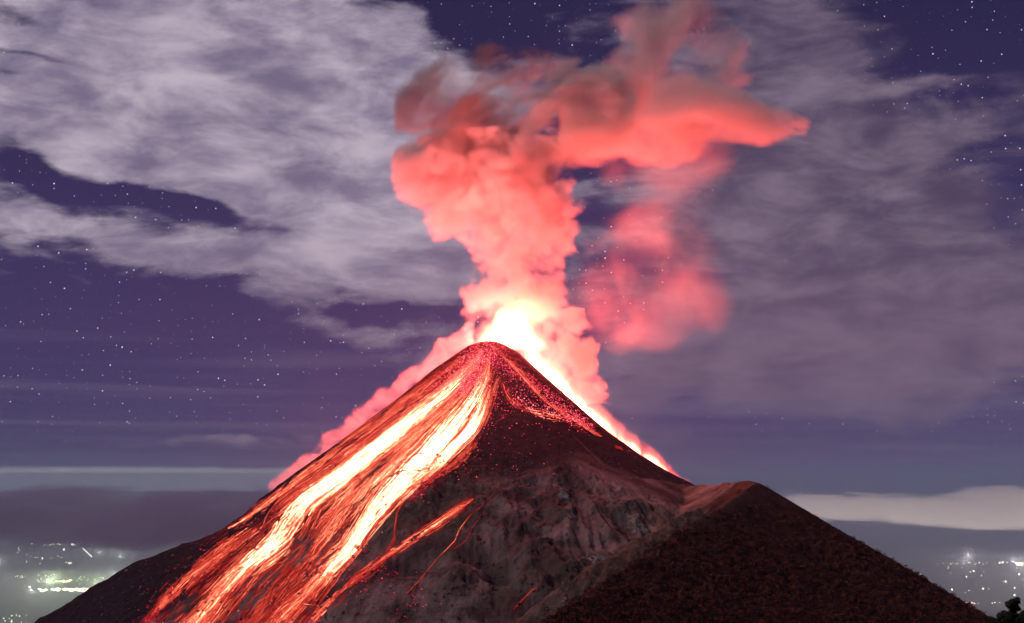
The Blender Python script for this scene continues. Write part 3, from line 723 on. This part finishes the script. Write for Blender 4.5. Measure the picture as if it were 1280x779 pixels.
smoke_obj('eruption_cloud', 'billowing pink cloud leaning left at the top of the eruption column', 'x',
    [(480, 235, 212), (498, 258, 172), (530, 290, 138), (565, 303, 108), (600, 292, 84), (640, 262, 72), (690, 232, 70), (740, 208, 72), (775, 195, 85), (805, 180, 105)],
    3215, 0.55, 0.031, (1, .90, .87), va=.9, A=0.66, nscale=0.0095, stretch=(1.8, 1, .8), rot=28, cat='eruption cloud', step=0.25, seed=9.4, detail=6, e0=.22, e1=.78, flat=.55)
smoke_obj('rising_cloud', 'salmon cloud climbing out of the top of the frame, right of the column head', 'z',
    [(215, 795, 880), (185, 750, 925), (150, 736, 950), (115, 734, 962), (85, 750, 948), (55, 762, 955), (25, 756, 925), (-5, 776, 900), (-60, 782, 880)],
    3290, 0.55, 0.014, (1, .9, .87), va=.4, A=1.0, nscale=0.007, stretch=(1, 1, 1.3), rot=-30, cat='smoke cloud', step=0.4, seed=11.2, detail=6, e0=.08, e1=.9, flat=.7)
smoke_obj('pointed_cloud', 'salmon red cloud blown right from the plume, flat below and ending in a point', 'x',
    [(690, 215, 110), (730, 208, 82), (780, 200, 75), (840, 194, 80), (890, 190, 92), (930, 188, 108), (965, 185, 124), (995, 179, 138), (1022, 168, 150)],
    3200, 0.7, 0.021, (1, .9, .87), va=.35, A=0.75, nscale=0.010, stretch=(1.9, 1, .9), rot=-14, cat='smoke cloud', step=0.4, seed=23.4, detail=6, e0=.12, e1=.65)
smoke_obj('smoke_veil', 'faint pink veil of smoke hanging below the pointed cloud', 'z',
    [(455, 785, 825), (435, 742, 868), (405, 716, 908), (365, 704, 925), (320, 714, 918), (280, 728, 900), (240, 742, 908), (205, 735, 935), (165, 750, 925)],
    3260, 0.6, 0.0021, (1, .9, .88), va=.12, A=0.8, nscale=0.0065, cat='smoke veil', step=0.5, seed=12.3, detail=6, e0=.12, e1=1.35, flat=1.1)
smoke_obj('ash_puff', 'dark brown ash puff above the left end of the pink cloud', 'x',
    [(484, 165, 120), (510, 175, 90), (540, 175, 68), (580, 150, 55), (620, 120, 48), (660, 110, 50), (700, 105, 62), (735, 100, 85)],
    3120, 0.6, 0.020, (.42, .33, .32), va=.35, A=0.8, nscale=0.010, stretch=(1, 1, 1.6), rot=-35, cat='ash puff', step=0.4, seed=21.0, detail=5, e0=.3, e1=.8)
smoke_obj('flank_column', 'darker red smoke column standing on the right flank beside the main column', 'z',
    [(510, 690, 770), (490, 680, 768), (470, 672, 762), (450, 668, 756), (430, 668, 752), (405, 672, 745), (380, 690, 735)],
    3170, 0.7, 0.026, (1, .85, .82), va=.6, A=0.6, nscale=0.016, cat='smoke column', step=0.4, seed=31.0, detail=5, e0=.28, e1=.62)

# fire and steam hugging the flanks: outlines run parallel to the skyline
def fire_em(nt, x, y, z, t, env, nz, den, u):
    return (env.clamp() * (nz.ss(0.3, 0.62) * 1.0 + 0.25) * t.ss(0.0, 0.10) * (u * -0.55 + 0.6)).pow(2.0) * 2.6
smoke_obj('fire_curtain', 'white and yellow curtain of fire and glowing gas above the right flank of the cone', 'x',
    [(640, 470, 412), (665, 488, 420), (690, 515, 436), (720, 545, 470), (750, 566, 500), (780, 586, 528), (810, 604, 550), (835, 612, 574), (855, 620, 594), (872, 624, 603)],
    3030, 0.7, 0.006, (1, .85, .8), A=0.38, nscale=0.03, stretch=(.6, .8, 1.6), emis=(FIRE, 0.50, fire_em), cat='fire', step=0.3, seed=51.0, detail=4, rot=0, e0=.12, e1=.6, minr=3)
smoke_obj('slope_steam', 'pink lit steam rising behind the left skyline of the cone', 'x',
    [(330, 650, 604), (360, 630, 580), (400, 600, 545), (430, 578, 520), (460, 556, 498), (490, 534, 476), (520, 512, 450), (550, 490, 424), (580, 470, 405), (600, 455, 398)],
    3080, 0.8, 0.013, (1, .9, .9), va=.6, A=0.85, nscale=0.018, cat='steam', step=0.3, seed=61.0, detail=5, e0=.15, e1=.6)

# lights of the eruption: vent and flank lava, plus unseen lamps added to light the smoke
def lava_light(name, px, py, Y, power, color=(1, .20, .14), size=0.0):
    l = bpy.data.lights.new(name, 'POINT'); l.energy = power; l.color = color; l.shadow_soft_size = size
    o = bpy.data.objects.new(name, l); o.location = at(px, py, Y); COL.objects.link(o); return o
def vent_light(name, px, py, Y, power, color, size):
    """lava surface of the vent: a level disc shining upward"""
    l = bpy.data.lights.new(name, 'AREA'); l.shape = 'DISK'; l.size = size; l.energy = power; l.color = color
    o = bpy.data.objects.new(name, l); o.location = at(px, py, Y); o.rotation_euler = (math.pi, 0, 0); COL.objects.link(o); return o
#LIGHTS
# vent lights, and added ones in the air above, lighting the smoke's front
def plume_front_light(px, py, Y, power, color):
    l = bpy.data.lights.new('plume_front_light', 'POINT'); l.energy = power; l.color = color; l.shadow_soft_size = 0
    o = bpy.data.objects.new('plume_front_light', l); o.location = at(px, py, Y); COL.objects.link(o)
plume_front_light(618, 419, 3020, 0.04e8, (1, .16, .11))
plume_front_light(664, 438, 3055, 0.012e8, (1, .19, .13))
plume_front_light(640, 335, 2985, 0.050e8, (1, .10, .085))  # this and the next hang in open air, added to fill the plume
plume_front_light(590, 270, 3010, 0.065e8, (1, .13, .11))
# unseen lamps added behind the cone, lighting the plume from behind and below
def plume_back_fill(x, y, z, power, color):
    l = bpy.data.lights.new('plume_back_light', 'POINT'); l.energy = power; l.color = color; l.shadow_soft_size = 0
    o = bpy.data.objects.new('plume_back_light', l); o.location = (x, y, z); COL.objects.link(o)
plume_back_fill(-90, 3520, 190, 0.40e8, (1, .12, .10))
plume_back_fill(130, 3520, 130, 0.65e8, (1, .12, .10))
plume_back_fill(-430, 3480, 55, 0.30e8, (1, .12, .11))
lava_light('flank_glow', 715, 505, 3095, 0.25e6, (1, .20, .12))
for q, (a_, b_) in enumerate(((540, 480), (470, 525), (400, 580))):
    lava_light('flank_glow', a_, b_, 3130, 0.5e6, (1, .10, .10))

# ------------------------------------------------------------------ low cloud banks over the plain
def bank(name, label, x0, x1, y0, y1, z0, z1, dens, color, seed, A=1.2, sc=1 / 2500.):
    m, nt, out = new_mat(name + '_vapour')
    co = objco(nt); x, y, z = sep(nt, co)
    hx, hy, hz = (x1 - x0) / 2, (y1 - y0) / 2, (z1 - z0) / 2
    u = x / hx; v = y / hy; w = z / hz
    env = 1.0 - (u * u * u * u + v * v * v * v + w * w)
    n2 = noise(nt, vec(nt, x * sc * .3 + seed * 3, y * sc * .08, z * sc * .6), 1.0, 4, .55)
    nz = noise(nt, vec(nt, x * sc + seed, y * sc * .15, z * sc * 2.6), 1.0, 7, .62, .5)
    d = (env + (nz - .5) * 2 * A + (n2 - .5) * 2.6).ss(.3, .9) * dens
    pv = nt.nodes.new('ShaderNodeVolumePrincipled'); pv.inputs['Color'].default_value = (*color, 1); pv.inputs['Anisotropy'].default_value = 0
    nt.links.new(d.s, pv.inputs['Density']); nt.links.new(pv.outputs[0], out.inputs['Volume'])
    m.cycles.volume_step_rate = .22
    import bmesh
    bm = bmesh.new(); bmesh.ops.create_icosphere(bm, subdivisions=4, radius=1.0)
    for vv in bm.verts:
        p = vv.co; s = (abs(p.x) ** 4 + abs(p.y) ** 4) ** .25; k = 1.0
        vv.co = Vector((p.x * hx * 1.2, p.y * hy * 1.2, max(-1, min(1, p.z * 1.4)) * hz * 1.45))
    me = bpy.data.meshes.new(name); bm.to_mesh(me); bm.free(); me.materials.append(m)
    o = bpy.data.objects.new(name, me); o.location = ((x0 + x1) / 2, (y0 + y1) / 2, (z0 + z1) / 2); COL.objects.link(o)
    tag(o, label, 'cloud bank', kind='stuff'); return o
#BANKS
bank('cloud_bank', 'dark violet bank of low cloud over the plain, left of the volcano', -15000, 800, 17500, 26500, -1000, -150, 0.0007, (.52, .45, .62), 4.0, A=1.9, sc=1 / 900.)  # shade from higher cloud put into the bank's dark colour
bank('cloud_bank', 'pale lit bank of low cloud on the horizon, right of the ridge', 3600, 17500, 22500, 29000, -860, -120, 0.0011, (1, .95, .93), 9.0, A=1.9, sc=1 / 900.)
m, nt, out = new_mat('ground_mist')
pv = nt.nodes.new('ShaderNodeVolumePrincipled'); pv.inputs['Color'].default_value = (.95, .95, .97, 1); pv.inputs['Density'].default_value = 4.5e-5; pv.inputs['Anisotropy'].default_value = 0
nt.links.new(pv.outputs[0], out.inputs['Volume'])
V_ = np.array([(x, y, z) for x in (-150000, 150000) for y in (9000, 220000) for z in (-2730 - 200, -1700)])
tag(mesh_np('mist', V_, np.array([(0, 1, 3, 2), (4, 6, 7, 5), (0, 4, 5, 1), (2, 3, 7, 6), (0, 2, 6, 4), (1, 5, 7, 3)]), m, smooth=False), 'pale mist lying over the lowland towns', 'mist', kind='stuff')

# ------------------------------------------------------------------ shrubs on the ridge
def leaf_cloud(centers, radii, per, leaf, squash=.8):
    n = len(centers); N = n * per
    d = rng.normal(size=(N, 3)); d /= np.linalg.norm(d, axis=1, keepdims=True)
    rr = np.repeat(radii, per)[:, None] * rng.uniform(.35, 1, (N, 1)) ** .5
    p = np.repeat(centers, per, 0) + d * rr * [1, 1, squash]
    u = rng.normal(size=(N, 3)); u /= np.linalg.norm(u, axis=1, keepdims=True)
    w = np.cross(u, d); w /= np.linalg.norm(w, axis=1, keepdims=True) + 1e-6
    s = np.repeat(leaf, per)[:, None] * rng.uniform(.5, 1.2, (N, 1))
    V_ = np.stack([p - u * s, p + w * s * .6, p + u * s, p - w * s * .6], 1).reshape(-1, 3)
    return V_, np.arange(N * 4).reshape(N, 4)
def leaf_mat(name, c0, c1):
    m, nt, out = new_mat(name); b = nt.nodes.new('ShaderNodeBsdfPrincipled'); b.inputs['Roughness'].default_value = .85; b.inputs['Specular IOR Level'].default_value = .15
    nt.links.new(mixc(nt, noise(nt, objco(nt), .08, 4, .7).ss(.35, .65), c0, c1).s, b.inputs['Base Color']); nt.links.new(b.outputs[0], out.inputs['Surface']); return m
M_SHRUB = leaf_mat('shrub_leaves', (.018, .005, .004), (.19, .043, .026))
n_ = 22000
sxp = rng.uniform(620, 1240, n_); syp = rng.uniform(600, 790, n_)
P = cast(fh, sxp, syp, 1300., 2700.)
g = ~np.isnan(P[:, 0]); P = P[g]; sxp = sxp[g]; syp = syp[g]
own = height(P[:, 0], P[:, 1], False); b_ = base_parts(P[:, 0], P[:, 1])
keep = (b_[3] > np.maximum(np.maximum(b_[2], b_[4]), b_[5]) - 2)
dens = sstep(syp + 30 * fbm(P[:, 0] / 60, P[:, 1] / 60, 3, 101), 625, 700) * .95 + .05
keep &= rng.uniform(0, 1, len(P)) < dens * (0.45 + .55 * sstep(fbm(P[:, 0] / 45, P[:, 1] / 45, 3, 111), -.25, .2))
P = P[keep]; rad = rng.uniform(1.8, 5.2, len(P))
V_, F_ = leaf_cloud(P + np.stack([0 * rad, 0 * rad, rad * .45], -1), rad, 22, rad * .38)
tag(mesh_np('shrubs', V_, F_, M_SHRUB, smooth=False), 'dense reddish brown scrub covering the near ridge', 'scrub', kind='stuff')

# ------------------------------------------------------------------ trees at the lower right corner
M_BARK = leaf_mat('bark', (.02, .015, .012), (.05, .035, .028)); M_LEAF = leaf_mat('tree_leaves', (.018, .020, .012), (.045, .045, .026))
def tube(p0, p1, r0, r1, k=7):
    p0, p1 = np.array(p0, float), np.array(p1, float); d = p1 - p0; d /= np.linalg.norm(d); a = np.cross(d, [0.3, .9, .1]); a /= np.linalg.norm(a); b = np.cross(d, a)
    an = np.linspace(0, 2 * np.pi, k, endpoint=False); ring = np.cos(an)[:, None] * a + np.sin(an)[:, None] * b
    V_ = np.vstack([p0 + ring * r0, p1 + ring * r1]); i = np.arange(k); j = (i + 1) % k
    return V_, np.stack([i, j, j + k, i + k], -1)
def tree(px, py, Y, hgt, wid, label, seed):
    r_ = np.random.default_rng(seed)
    top = at(px, py, Y); bz = float(fh(np.array([top[0]]), np.array([top[1]]))[0]); hgt = top[2] - bz + .5
    root = bpy.data.objects.new('tree', None); root.location = (top[0], top[1], bz - .5); COL.objects.link(root)
    tag(root, label, 'tree', 'dark trees at the lower right corner')
    Vs, Fs, cen, rad = [], [], [], []; off = 0
    def add(a, b, ra, rb):
        nonlocal off
        v, f = tube(a, b, ra, rb); Vs.append(v); Fs.append(f + off); off += len(v)
    pts = [np.array([r_.normal(0, .25) * q, r_.normal(0, .25) * q, hgt * q]) for q in np.linspace(0, .97, 7)]
    for q in range(6): add(pts[q], pts[q + 1], .34 * (1 - q / 6.6), .34 * (1 - (q + 1) / 6.6))
    for q in range(46):
        f_ = r_.uniform(.28, .97); b0 = np.array([0, 0, hgt * f_]); an = r_.uniform(0, 6.28); L = wid * (1.08 - f_) ** .6 * r_.uniform(.6, 1.15)
        b1 = b0 + [math.cos(an) * L, math.sin(an) * L, L * r_.uniform(.15, .6)]
        add(b0, b1, .09, .02)
        for w_ in (.55, .8, 1.0):
            cen.append(b0 + (b1 - b0) * w_ + r_.normal(0, .12, 3)); rad.append(L * r_.uniform(.14, .27) + .15)
    cen.append(pts[-1]); rad.append(.35)
    mesh_np('trunk', np.vstack(Vs), np.vstack(Fs), M_BARK, root)
    v, f = leaf_cloud(np.array(cen), np.array(rad) * 1.25, 150, np.full(len(rad), .17), 1.0)
    mesh_np('crown', v, f, M_LEAF, root, smooth=False)
tree(1262, 747, 150, 0, 3.4, 'dark tree standing whole against the haze in the lower right corner', 3)
tree(1284, 760, 158, 0, 3.2, 'dark tree cut by the right edge of the picture beside the taller tree', 5)
tree(1244, 772, 140, 0, 2.6, 'lowest dark treetop left of the tall tree in the corner', 8)

# ------------------------------------------------------------------ town lights on the plain
def emat(name, c, s):
    m, nt, out = new_mat(name); e = nt.nodes.new('ShaderNodeEmission'); e.inputs['Color'].default_value = (*c, 1); e.inputs['Strength'].default_value = s
    nt.links.new(e.outputs[0], out.inputs['Surface']); m.cycles.emission_sampling = 'NONE'; return m
LM = {'white': emat('white_lamp', (1, .93, .8), 6), 'yellow': emat('yellow_lamp', (1, .82, .42), 5), 'green': emat('green_lamp', (.55, 1, .5), 4), 'pink': emat('pink_lamp', (1, .6, .5), 4)}
import bmesh
LME = {}
for k_, m_ in LM.items():
    bm = bmesh.new(); bmesh.ops.create_icosphere(bm, subdivisions=2, radius=1.0); me = bpy.data.meshes.new('town_light_' + k_); bm.to_mesh(me); bm.free(); me.materials.append(m_); LME[k_] = me
def town_light(px, py, r_px, kind_, label, group, stretch=1.0):
    d = pdir(px, py); tz = -2800 / d[2]; p = d * tz
    gz = float(fh(np.array([p[0]]), np.array([p[1]]))[0]); p = d * ((gz + 30) / d[2])
    o = bpy.data.objects.new('town_light', LME[kind_]); COL.objects.link(o); R = r_px / FPX * p[1]
    o.location = p; o.scale = (R * stretch, R, R); tag(o, label, 'light', group)
#TOWN
TL = 'town lights on the plain left of the volcano'; TR = 'town lights on the plain right of the ridge'
def many(n, x0, x1, y0, y1, kinds, label, group, r=(.35, .8), sx=1.0):
    for _ in range(n): town_light(random.uniform(x0, x1), random.uniform(y0, y1), random.uniform(*r), random.choice(kinds), label, group, sx)
many(16, 2, 118, 679.5, 681.5, ['white', 'yellow'], 'small lamp in the long thin row of town lights, upper left town', TL, (.3, .7), 1.6)
for a_, b_ in ((23, 685), (24, 688), (22, 691)): town_light(a_, b_, .6, 'white', 'lamp in the short upright row below the left end of the thin row', TL)
town_light(91, 681, 1.7, 'white', 'brightest single lamp in the upper row of the left hand town', TL)
for q in range(7): town_light(104 + q * 1.7, 686 + q * 1.6, .8, 'white', 'lamp in the slanting row right of the brightest upper lamp', TL)
town_light(80, 687, 1.1, 'white', 'bright lamp just below left of the brightest upper lamp', TL)
many(12, 30, 80, 692, 706, ['white', 'yellow'], 'scattered faint lamp between the upper and lower left towns', TL, (.3, .55))
town_light(53, 698, .9, 'white', 'brighter lone lamp between the upper and lower left towns', TL)
many(5, 82, 92, 703, 704.5, ['yellow', 'white'], 'lamp of the tiny row halfway down the left hand plain', TL, (.5, .8), 1.3)
many(7, 135, 170, 690, 697, ['white', 'pink'], 'faint lamp close to the left skyline of the volcano', TL, (.25, .45))
many(8, 17, 31, 719, 723, ['pink', 'yellow'], 'pinkish lamp of the small group left of the lower town', TL, (.35, .7))
many(12, 47, 68, 718, 727, ['pink', 'yellow'], 'pinkish lamp just above the bright band of the lower town', TL, (.35, .7))
many(14, 66, 92, 725, 728, ['yellow'], 'yellow lamp in the short band above the brightest band', TL, (.6, 1.0), 1.5)
many(14, 96, 130, 720, 731, ['green', 'yellow', 'green'], 'greenish lamp right of the yellow lamps in the lower town', TL, (.4, .8))
many(44, 46, 126, 736.2, 738.6, ['white', 'yellow', 'white'], 'lamp packed into the brightest band of the lower left town', TL, (.7, 1.5), 2.0)
town_light(37, 734, 1.0, 'white', 'lone white lamp at the left end of the brightest band', TL)
many(12, 2, 34, 768, 778, ['white', 'green'], 'lamp of the cool white group at the bottom left corner', TL, (.35, .8))
many(18, 1168, 1235, 703, 705.5, ['white', 'yellow'], 'small lamp in the thin far row right of the ridge', TR, (.25, .5), 1.4)
many(7, 1248, 1262, 702.6, 704.2, ['yellow', 'white'], 'lamp of the short bright row near the right edge', TR, (.45, .8), 1.4)
many(12, 1270, 1282, 703.5, 706.5, ['yellow', 'white'], 'lamp packed into the brightest cluster at the right edge', TR, (.7, 1.3), 1.4)
many(16, 1180, 1280, 708, 745, ['white', 'pink', 'yellow'], 'scattered single lamp on the right hand plain', TR, (.3, .75))
for a_, b_ in ((1217, 714), (1190, 737), (1229, 736), (1274, 718), (1257, 727), (1268, 744)): town_light(a_, b_, .95, 'white', 'one of the six brighter single lamps on the right hand plain', TR)
many(12, 1206, 1252, 753, 754.6, ['yellow', 'pink'], 'lamp in the lowest row on the right hand plain', TR, (.4, .7), 1.2)
many(5, 1144, 1152, 717, 719, ['white'], 'faint lamp close to the skyline of the ridge', TR, (.25, .45))
def lowland_glow(px, py, power, color):
    d = pdir(px, py); p = d * (-1900 / d[2]); l = bpy.data.lights.new('lowland_glow', 'POINT'); l.energy = power; l.color = color; l.shadow_soft_size = 0
    o = bpy.data.objects.new('lowland_glow', l); o.location = p; COL.objects.link(o)
for k_ in range(10):
    lowland_glow(random.uniform(-60, 190), random.uniform(678, 738), 1.3e7, (.97, 1, .88)); lowland_glow(random.uniform(1150, 1380), random.uniform(690, 740), 1.5e7, (1, .92, .88))
for x_, y_ in ((7000, 24000), (14500, 27000), (22000, 26000)):  # added unseen discs under the right cloud bank, to brighten it
    l = bpy.data.lights.new('lowland_glow', 'AREA'); l.shape = 'DISK'; l.size = 9000; l.energy = 1.2e8; l.color = (1, .88, .82)
    o = bpy.data.objects.new('lowland_glow', l); o.location = (x_, y_, -1200); o.rotation_euler = (math.pi, 0, 0); COL.objects.link(o)
for k_ in range(3): lowland_glow(random.uniform(60, 120), random.uniform(724, 732), 2.5e7, (.75, 1, .5))

# ------------------------------------------------------------------ air
#HAZE
m, nt, out = new_mat('air')
pv = nt.nodes.new('ShaderNodeVolumePrincipled'); pv.inputs['Color'].default_value = (.62, .76, 1, 1); pv.inputs['Density'].default_value = 0.8e-5; pv.inputs['Anisotropy'].default_value = 0
nt.links.new(pv.outputs[0], out.inputs['Volume'])
x0, x1, y0, y1, z0, z1 = XA[0] - 500, XA[-1] + 500, YA[0] - 500, YA[-1] + 500, float(H.min()) - 1, 1500.0
V_ = np.array([(x, y, z) for x in (x0, x1) for y in (y0, y1) for z in (z0, z1)])
F_ = np.array([(0, 1, 3, 2), (4, 6, 7, 5), (0, 4, 5, 1), (2, 3, 7, 6), (0, 2, 6, 4), (1, 5, 7, 3)])
tag(mesh_np('haze', V_, F_, m, smooth=False), 'thin night haze over the lowland', 'haze', kind='stuff')
